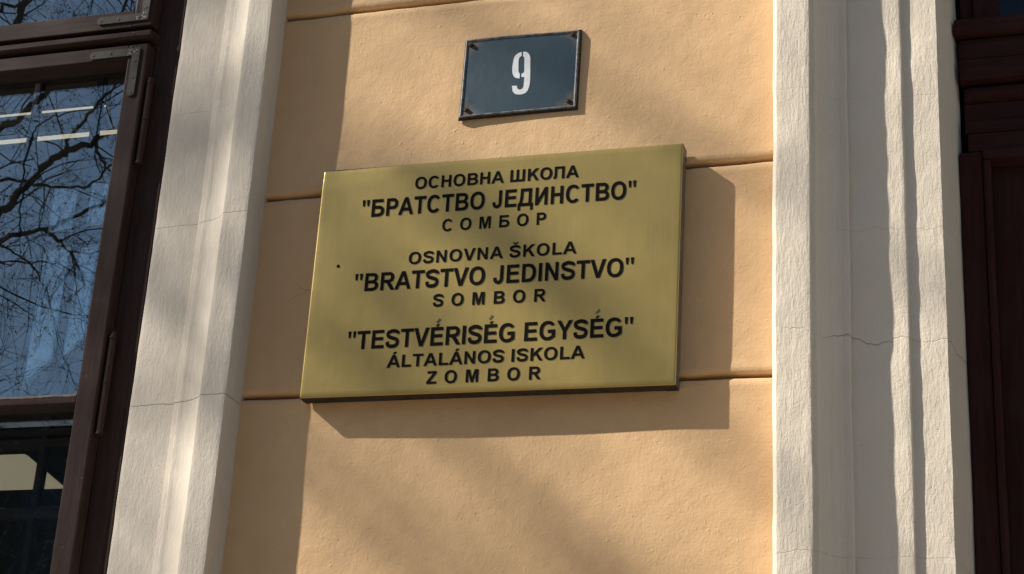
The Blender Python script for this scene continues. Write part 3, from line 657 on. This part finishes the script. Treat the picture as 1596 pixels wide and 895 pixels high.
# ------------------------------------------------------------------ blue house number plate
hp = thing('number_plate', (-0.814, -0.008, 3.0795), label='small slate blue enamel house number plate with white stencilled 9', cat='number plate')
def plate_y(u, v):
    y = -0.0052 - 0.0012 * u - 0.0015 * (u - 0.5) * (v - 0.5)
    y -= 0.002 * math.exp(-((u) ** 2 + (v - 0.0) ** 2) / 0.03) ; y += 0.0012 * math.exp(-((u - .08) ** 2 + (v - .1) ** 2) / 0.01)
    return y
PTL, PTR, PBR, PBL = (-0.9148, 3.1545), (-0.7128, 3.1522), (-0.7143, 3.0045), (-0.9165, 3.0045)
def pp(u, v):
    x = (PTL[0] * (1 - u) + PTR[0] * u) * v + (PBL[0] * (1 - u) + PBR[0] * u) * (1 - v)
    z = (PTL[1] * (1 - u) + PTR[1] * u) * v + (PBL[1] * (1 - u) + PBR[1] * u) * (1 - v)
    z += 0.0012 * math.sin(u * 5.2) * v - 0.0015 * math.exp(-u * u / 0.01) * (1 - v) ; x -= 0.0012 * math.exp(-(1 - v) ** 2 / 0.1) * 0 
    return x, z
def ring_grid(d0, d1, nseg, height, mat, nm):
    """raised rim, strip from inset d0 to d1 (metres) round the plate"""
    Wd, Hd = 0.2012, 0.148; path = []
    for i in range(30): path.append((i / 30, 0))
    for i in range(24): path.append((1, i / 24))
    for i in range(30): path.append((1 - i / 30, 1))
    for i in range(24): path.append((0, 1 - i / 24))
    vs = []
    for (u, v) in path:
        for k in range(nseg + 1):
            d = d0 + (d1 - d0) * k / nseg
            uu = min(max(u, d / Wd), 1 - d / Wd); vv_ = min(max(v, d / Hd), 1 - d / Hd)
            # rounded outer corners
            x, z = pp(uu, vv_); vs.append((x, plate_y(uu, vv_) - height(k / nseg, d), z))
    q = nseg + 1; N = len(path); return vs, [(k * q + i, k * q + i + 1, ((k + 1) % N) * q + i + 1, ((k + 1) % N) * q + i) for k in range(N) for i in range(nseg)]
vs, fs = ring_grid(0.0, 0.0090, 14, lambda t, d: -0.0050 if t == 0 else (-0.003 + 0.003 * min(1, t / 0.25) if t < 0.25 else (0.0000 + (0.0024 * math.sin(min(1, (t - 0.25) / 0.5) * math.pi) if t < 0.75 else 0.0))), RIM, 'rim')
mesh('rim', [v for v in vs], [f for k, f in enumerate(fs) if k % 14 >= 4], RIM, hp, True)
EDGE = m_simple('shade_darkened_rim_edge', (0.028, 0.028, 0.028), 0.6, 0.1, 0.4, 90, 0.0006, 0.2)  # near-black outer lip: shade below the bead painted in as colour
mesh('outer_edge', [v for v in vs], [f for k, f in enumerate(fs) if k % 14 < 4], EDGE, hp, True)
n, m = 24, 18; vs = []; du, dv = 0.0068 / 0.2012, 0.0068 / 0.148
for j in range(m + 1):
    for i in range(n + 1):
        u = du + (1 - 2 * du) * i / n; v = dv + (1 - 2 * dv) * j / m; x, z = pp(u, v)
        vs.append((x, plate_y(u, v) - 0.0002 - 0.0008 * math.sin(math.pi * i / n) * math.sin(math.pi * j / m), z))
fs = [(j * (n + 1) + i, j * (n + 1) + i + 1, (j + 1) * (n + 1) + i + 1, (j + 1) * (n + 1) + i) for j in range(m) for i in range(n)]
mesh('enamel_panel', vs, fs, ENAMEL, hp, True)
NR = [(0.0027, 0.0386), (0.0082, 0.0378), (0.0118, 0.0350), (0.0145, 0.0305), (0.0159, 0.0248), (0.0177, -0.015), (0.0169, -0.0264), (0.0145, -0.0345), (0.0107, -0.0389), (0.0050, -0.0405), (-0.0016, -0.0403), (-0.0070, -0.0385), (-0.0110, -0.0340), (-0.0130, -0.0231), (-0.0042, -0.024), (-0.0036, -0.0285), (-0.001, -0.0312), (0.002, -0.0317), (0.0052, -0.0300), (0.0070, -0.0265), (0.0076, -0.0092), (0.0024, -0.0085), (0.0023, -0.0021), (0.0049, -0.002), (0.0068, 0.0015), (0.0058, 0.0246), (0.0050, 0.0285), (0.0032, 0.0299)]
NL = [(0.0002, 0.0384), (-0.0050, 0.0372), (-0.0090, 0.0345), (-0.0118, 0.0305), (-0.0131, 0.0250), (-0.0143, 0.0109), (-0.0140, 0.0045), (-0.0128, -0.0012), (-0.0108, -0.0060), (-0.0070, -0.0092), (-0.0006, -0.0109), (-0.0005, -0.0022), (-0.0025, 0.0005), (-0.0035, 0.0045), (-0.0042, 0.0234), (-0.0035, 0.0275), (-0.0014, 0.0299), (0.0006, 0.0309)]
b = bmesh.new()
for pl in (NR, NL):
    def py(x, z):
        u = (x + 0.9155) / 0.2015; v = (z - 3.0045) / 0.149
        return plate_y(u, v) - 0.0002 - 0.0008 * math.sin(math.pi * u) * math.sin(math.pi * v) - 0.0004
    f = b.faces.new([b.verts.new((-0.8135 + x * 1.0, py(-0.8135 + x, 3.08 + z), 3.080 + z)) for x, z in pl])
    g = bmesh.ops.extrude_face_region(b, geom=[f]); bmesh.ops.translate(b, verts=[e for e in g['geom'] if isinstance(e, bmesh.types.BMVert)], vec=(0, 0.0015, 0))
build('numeral', b, WHITEP, hp)
for (x, z) in ((-0.9030, 3.1420), (-0.7275, 3.1412), (-0.7295, 3.0195), (-0.9030, 3.0205)):
    b = bmesh.new(); cyl(b, (x, -0.0050, z), (x, -0.0100, z), 0.0042, 0.0034, 12); cyl(b, (x, -0.0100, z), (x, -0.0108, z), 0.0018, 0.0014, 8); build('screw', b, STEEL, hp, origin=(x, -0.010, z))

# ------------------------------------------------------------------ street: pavement, kerb, road, house opposite, bare trees
def sheet(name, x0, x1, y0, y1, z0, z1, mat):
    b = bmesh.new(); bx(b, x0, x1, y0, y1, z0, z1); o = build(name, b, mat); tag(o, kind='structure'); return o
sheet('ground', -400, 400, -400, 400, -0.5, -0.02, GRASS)
sheet('pavement', -40, 40, -4.4, -0.002, -0.015, 0.115, PAVE)
sheet('road', -40, 40, -11.5, -4.52, -0.015, 0.0, ASPH)
sheet('kerb', -40, 40, -4.515, -4.405, -0.015, 0.122, PAVE)
sheet('far_pavement', -40, 40, -16, -11.505, -0.015, 0.115, PAVE)
hs = thing('house', (-15, -24, 0.0), label='long grey three storey house across the street behind the bare trees', cat='house')
b = bmesh.new(); bx(b, -34, 4, -30, -23, -0.01, 10.3); build('wall', b, FAC, hs)
b = bmesh.new(); vv2 = [(-34.5, -22.5, 10.31), (4.5, -22.5, 10.31), (4.5, -30.5, 10.31), (-34.5, -30.5, 10.31), (-34.5, -26.5, 11.9), (4.5, -26.5, 11.9)]
q = [b.verts.new(v) for v in vv2]
for f in ((0, 1, 5, 4), (2, 3, 4, 5), (1, 2, 5), (3, 0, 4), (0, 3, 2, 1)): b.faces.new([q[i] for i in f])
build('roof', b, ROOF, hs)
for i in range(12):
    for z in (1.2, 4.4, 7.6):
        x = -32 + i * 3.05; b = bmesh.new(); bx(b, x, x + 1.2, -23.01, -22.9, z, z + 2.0, 0.02); w_ = build('window', b, FAC, hs, origin=(x, -23, z))
        b = bmesh.new(); bx(b, x + 0.1, x + 1.1, -22.92, -22.89, z + 0.1, z + 1.9); build('pane', b, DARKG, w_)

def tree(name, pos, height, seed, label, lean=0.0, spread=1.0, depth=6, first=0.35, r0=0.16, twigs=2, kids=3, yaw=0.0):
    rnd = random.Random(seed); t = thing(name, pos, label=label, cat='tree', group='bare street trees')
    tv, tf, bv, bf = [], [], [], []
    def tube(V, F, pts, rad, n):
        base = len(V)
        for k, p in enumerate(pts):
            d = (pts[min(k + 1, len(pts) - 1)] - pts[max(k - 1, 0)]).normalized(); a = d.orthogonal().normalized(); c = d.cross(a)
            for j in range(n): an = 2 * math.pi * j / n; V.append(tuple(p + (a * math.cos(an) + c * math.sin(an)) * rad[k]))
        for k in range(len(pts) - 1):
            for j in range(n): F.append((base + k * n + j, base + k * n + (j + 1) % n, base + (k + 1) * n + (j + 1) % n, base + (k + 1) * n + j))
        F.append(tuple(base + (len(pts) - 1) * n + j for j in range(n)))
    def grow(p, d, L, r, lev):
        if lev > depth: return
        r = max(r, 0.003)
        ns = 6 if lev < 3 else 4; pts = [p.copy()]; rad = [r]; q = p.copy(); dd = d.copy()
        for k in range(ns):
            dd = (dd + Vector((rnd.gauss(0, 1), rnd.gauss(0, 1), rnd.gauss(0, 1))) * (0.13 + 0.03 * lev) + Vector((0, 0, 0.05 if lev < 4 else -0.01))).normalized()
            q = q + dd * (L / ns); pts.append(q.copy()); rad.append(r * (1 - 0.45 * (k + 1) / ns))
        tube(tv if lev == 0 else bv, tf if lev == 0 else bf, pts, rad, 12 if lev == 0 else (7 if lev < 3 else 4 if lev < 5 else 3))
        nk = kids + (1 if lev in (1, 2, 3) else 0)
        for c in range(nk + twigs * (lev >= 3)):
            i = rnd.randint(max(1, ns // 3), ns) if c else ns
            if lev == 0: i = rnd.randint(ns - 2, ns)
            bd = (pts[i] - pts[i - 1]).normalized(); ax = Vector((rnd.gauss(0, 1), rnd.gauss(0, 1), rnd.gauss(0, 1))).cross(bd).normalized()
            ang = R(rnd.uniform(24, 58) * spread) if c else R(rnd.uniform(5, 22))
            nd = (Matrix.Rotation(ang, 3, ax) @ bd)
            if nd.z < -0.15: nd.z *= 0.3; nd.normalize()
            grow(pts[i], nd, L * rnd.uniform(0.60, 0.86) * (1 if lev else 1.0), rad[i] * (0.80 if c == 0 else rnd.uniform(0.45, 0.66)), lev + 1)
    P0 = Vector(pos)
    grow(P0, Vector((lean, 0, 1)).normalized(), height * first, r0, 0)
    mesh('trunk', tv, tf, BARK, t, True); mesh('crown', bv, bf, BARK, t, False)
    return t
# the main limbs of the tree across the street, as they run in the mirrored view (metres)
LIMBS = {
 'L1': [[-8.5, -8.5, 6.84], [-8.09, -8.5, 7.14], [-7.89, -8.5, 7.3], [-7.79, -8.5, 7.4], [-7.6, -8.5, 7.6], [-7.44, -8.5, 7.74], [-7.37, -8.5, 7.77], [-7.13, -8.5, 7.86], [-6.97, -8.5, 7.92], [-6.71, -8.5, 8.03]],
 'L2': [[-7.41, -8.5, 7.75], [-7.38, -8.5, 7.86], [-7.3, -8.5, 8.0], [-7.18, -8.5, 8.16], [-7.08, -8.5, 8.29], [-6.97, -8.5, 8.45]],
 'L3': [[-8.22, -8.0, 7.09], [-7.9, -8.0, 7.5], [-7.67, -8.0, 7.74], [-7.52, -8.0, 7.85], [-7.39, -8.0, 7.95], [-7.28, -8.0, 8.08], [-7.14, -8.0, 8.23], [-7.01, -8.0, 8.47]],
 'L4': [[-9.06, -9.3, 7.92], [-8.51, -9.3, 7.99], [-8.26, -9.3, 7.96], [-8.13, -9.3, 7.92], [-7.88, -9.3, 7.88], [-7.63, -9.3, 7.87], [-7.5, -9.3, 8.0], [-7.4, -9.3, 8.1]],
 'L5': [[-8.16, -8.2, 6.69], [-7.63, -8.2, 6.9], [-7.48, -8.2, 6.94], [-7.23, -8.2, 6.97], [-7.03, -8.2, 7.05], [-6.8, -8.2, 7.12], [-6.59, -8.2, 7.21]],
 'L6': [[-8.07, -9.0, 8.15], [-8.06, -9.0, 8.26], [-7.96, -9.0, 8.36], [-7.79, -9.0, 8.41], [-7.53, -9.0, 8.43]],
 'L7': [[-8.05, -9.0, 8.2], [-8.07, -9.0, 7.94], [-8.07, -9.0, 7.7], [-8.04, -9.0, 7.41], [-7.95, -9.0, 7.29]],
 'L8': [[-7.25, -8.2, 6.96], [-7.1, -8.2, 6.83], [-6.98, -8.2, 6.71], [-6.85, -8.2, 6.49]],
 'L9': [[-8.75, -9.5, 7.63], [-8.54, -9.5, 7.49], [-8.33, -9.5, 7.36], [-8.15, -9.5, 7.23], [-8.02, -9.5, 7.04]],
 'L10': [[-9.1, -9.8, 7.47], [-8.72, -9.8, 7.46], [-8.34, -9.8, 7.43], [-8.08, -9.8, 7.38], [-7.8, -9.8, 7.21]],
 'L11': [[-7.13, -8.5, 7.83], [-7.08, -8.5, 7.7], [-6.99, -8.5, 7.59]],
 'L12': [[-7.98, -8.3, 8.75], [-7.89, -8.3, 8.87], [-7.88, -8.3, 9.09], [-7.89, -8.3, 9.46]],
 'L13': [[-8.69, -8.8, 9.3], [-8.46, -8.8, 9.38], [-8.21, -8.8, 9.4], [-7.92, -8.8, 9.52]],
}
RAD = {'L1': (0.036, 0.022), 'L2': (0.018, 0.010), 'L3': (0.032, 0.018), 'L4': (0.016, 0.008), 'L5': (0.022, 0.012), 'L6': (0.009, 0.005), 'L7': (0.010, 0.006),
       'L8': (0.018, 0.008), 'L9': (0.011, 0.006), 'L10': (0.010, 0.005), 'L11': (0.016, 0.010), 'L12': (0.034, 0.026), 'L13': (0.02, 0.012)}
def limb_tree(name, base, label, LIMBS, RAD, trunk_h=5.2, seed=3, dens=5, carry=('L1', 'L3', 'L4', 'L5', 'L9', 'L10', 'L12', 'L13'), r_b=0.07, bt=4):
    rnd = random.Random(seed); t = thing(name, base, label=label, cat='tree', group='bare street trees'); V, F = [], []; TV, TF = [], []
    def tube(V, F, pts, rad, n):
        b0 = len(V)
        for k, p in enumerate(pts):
            d = (pts[min(k + 1, len(pts) - 1)] - pts[max(k - 1, 0)]).normalized(); a = d.orthogonal().normalized(); c = d.cross(a)
            for j in range(n): an = 2 * math.pi * j / n; V.append(tuple(p + (a * math.cos(an) + c * math.sin(an)) * rad[k]))
        for k in range(len(pts) - 1):
            for j in range(n): F.append((b0 + k * n + j, b0 + k * n + (j + 1) % n, b0 + (k + 1) * n + (j + 1) % n, b0 + (k + 1) * n + j))
        F.append(tuple(b0 + (len(pts) - 1) * n + j for j in range(n)))
    def bud(p, r): 
        tube(V, F, [p + Vector((0, 0, -r)), p, p + Vector((0, 0, r * 1.6))], [r * 0.3, r, r * 0.2], 4)
    def twig(p, d, L, r, lev):
        ns = 5; pts = [p.copy()]; rad = [r]; q = p.copy()
        for k in range(ns):
            d = (d + Vector((rnd.gauss(0, 1), rnd.gauss(0, 1), rnd.gauss(0, 1))) * 0.20 + Vector((0, 0, 0.02))).normalized(); q = q + d * L / ns; pts.append(q.copy()); rad.append(max(0.0012, r * (1 - 0.6 * (k + 1) / ns)))
        tube(V, F, pts, rad, 4 if lev < 2 else 3)
        if lev >= 2:
            for p_ in pts[2:]:
                if rnd.random() < 0.3: bud(p_, rnd.uniform(0.004, 0.008))
        if lev < 3:
            for k in range((3, 3, 2)[lev]):
                i = rnd.randint(1, ns); ax = Vector((rnd.gauss(0, 1), rnd.gauss(0, 1), rnd.gauss(0, 1))).cross(d).normalized()
                twig(pts[i], Matrix.Rotation(R(rnd.uniform(25, 70)), 3, ax) @ d, L * rnd.uniform(0.5, 0.8), rad[i] * 0.62, lev + 1)
    for k, pl in LIMBS.items():
        P_ = [Vector(p) for p in pl]; pts = []
        for i in range(len(P_) - 1):
            p0, p1, p2, p3 = P_[max(i - 1, 0)], P_[i], P_[i + 1], P_[min(i + 2, len(P_) - 1)]
            for q in range(4):
                u = q / 4; pts.append(0.5 * (2 * p1 + (p2 - p0) * u + (2 * p0 - 5 * p1 + 4 * p2 - p3) * u * u + (3 * p1 - p0 - 3 * p2 + p3) * u ** 3))
        pts.append(P_[-1]); pts = [p + Vector((rnd.gauss(0, 1), rnd.gauss(0, 1) * 2, rnd.gauss(0, 1))) * 0.008 for p in pts]
        r0, r1 = RAD[k]; rad = [r0 + (r1 - r0) * i / (len(pts) - 1) for i in range(len(pts))]
        tube(V, F, pts, [r * rnd.uniform(0.9, 1.12) for r in rad], 7)
        for q in range(dens if k not in ('L6', 'L7', 'L11') else 3):
            i = rnd.randint(1, len(pts) - 1); d = (pts[i] - pts[i - 1]).normalized(); ax = Vector((rnd.gauss(0, .4), rnd.gauss(0, 1), rnd.gauss(0, .4))).normalized()
            twig(pts[i], Matrix.Rotation(R(rnd.choice((-1, 1)) * rnd.uniform(25, 75)), 3, ax) @ d, rnd.uniform(0.45, 1.0), min(0.007, rad[i] * 0.5), 0)
        twig(pts[-1], (pts[-1] - pts[-2]).normalized(), 1.2, r1 * 0.8, 0)
    # boughs that carry those limbs, out to the trunk
    B = Vector(base); top = B + Vector((0.25, 0.1, trunk_h))
    tube(TV, TF, [B, B + Vector((0.02, 0, 0.4)), B + Vector((0.1, 0.05, 2.2)), B + Vector((0.12, 0, 3.8)), top], [0.21, 0.16, 0.14, 0.125, 0.10], 14)
    for k in carry:
        e = Vector(LIMBS[k][0]); s_ = B + Vector((0.2, 0.05, rnd.uniform(trunk_h - 1.4, trunk_h - 0.1))); mid_ = (s_ + e) / 2 + Vector((-0.2, rnd.uniform(-.2, .2), rnd.uniform(-0.1, 0.3)))
        r1 = RAD[k][0]; pts = [s_ * (1 - u) ** 2 + mid_ * 2 * u * (1 - u) + e * u * u for u in [q / 8 for q in range(9)]]
        tube(V, F, pts, [r_b + (r1 - r_b) * min(1, q / 5) for q in range(9)], 7)
        for q in range(bt):
            i = rnd.randint(2, 8); twig(pts[i], Vector((rnd.gauss(0, 1), rnd.gauss(0, 1), rnd.gauss(0.5, 1))).normalized(), rnd.uniform(0.8, 1.6), 0.012, 0)
    mesh('trunk', TV, TF, BARK, t, True); mesh('crown', V, F, BARK, t, False)
limb_tree('bare_tree', (-10.4, -9.0, 0.1), 'bare tree across the road with long sweeping limbs, mirrored in the upper window', LIMBS, RAD)
tree('bare_tree', (-12.0, -14.2, 0.1), 11.8, 11, 'bare tree with dense fine twigs, mirrored low in the window in front of the house', 0.05, 1.1, 6, 0.27, 0.17, 2, 3)
tree('bare_tree', (-14.5, -17.0, 0.1), 12.8, 77, 'bare tree standing farthest left in front of the grey house', 0.05, 1.1, 6, 0.26, 0.20, 2, 3)
tree('bare_tree', (-8.6, -15.2, 0.1), 11.5, 23, 'bare tree with low dense twigs on the far pavement, nearer the door side', 0.0, 1.1, 6, 0.25, 0.16, 2, 3)
# boughs of the street tree on the near pavement; the sun stands behind them
SHADE_LIMBS = {
 'S1': [[-8.97, -3.5, 9.1], [-8.88, -3.53, 9.03], [-8.77, -3.44, 8.93], [-8.63, -3.59, 8.83], [-8.5, -3.38, 8.72], [-8.41, -3.65, 8.63]],
 'S2': [[-8.87, -3.35, 8.72], [-8.77, -3.38, 8.66], [-8.66, -3.29, 8.59], [-8.52, -3.44, 8.51], [-8.4, -3.23, 8.42]],
 'S3': [[-9.33, -3.6, 9.66], [-9.18, -3.63, 9.51], [-9.1, -3.54, 9.41], [-9.06, -3.69, 9.32], [-8.94, -3.48, 9.2]],
 'S4': [[-8.94, -3.45, 9.76], [-8.78, -3.48, 9.65], [-8.59, -3.39, 9.53], [-8.41, -3.54, 9.41], [-8.27, -3.33, 9.3], [-8.07, -3.6, 9.18]],
 'S5': [[-9.32, -3.7, 9.8], [-9.18, -3.73, 9.7], [-9.07, -3.64, 9.6], [-9.01, -3.79, 9.51], [-8.91, -3.58, 9.41], [-8.82, -3.85, 9.29]],
 'S6': [[-8.2, -3.3, 9.4], [-8.09, -3.33, 9.24], [-7.99, -3.24, 9.12], [-7.9, -3.39, 8.91], [-7.85, -3.18, 8.75]],
 'S7': [[-9.3, -3.55, 9.22], [-9.31, -3.58, 9.11], [-9.33, -3.49, 8.96], [-9.35, -3.64, 8.82], [-9.36, -3.43, 8.74]],
 'S8': [[-9.19, -3.4, 9.18], [-9.08, -3.43, 9.15], [-8.96, -3.34, 9.06], [-8.86, -3.49, 8.94]],
 'S9': [[-9.71, -3.6, 9.86], [-9.56, -3.63, 9.78], [-9.46, -3.54, 9.66], [-9.41, -3.69, 9.53]],
}
SHADE_RAD = {'S1': (0.015, 0.013), 'S2': (0.010, 0.008), 'S3': (0.014, 0.012), 'S4': (0.012, 0.010), 'S5': (0.015, 0.013), 'S6': (0.006, 0.005), 'S7': (0.009, 0.008), 'S8': (0.003, 0.003), 'S9': (0.003, 0.003)}
limb_tree('bare_tree', (-11.4, -3.8, 0.1), 'bare tree on the near pavement, its drooping limbs casting soft shadows on the wall', SHADE_LIMBS, SHADE_RAD, 10.6, 9, 1, tuple(SHADE_LIMBS), 0.025, 1)
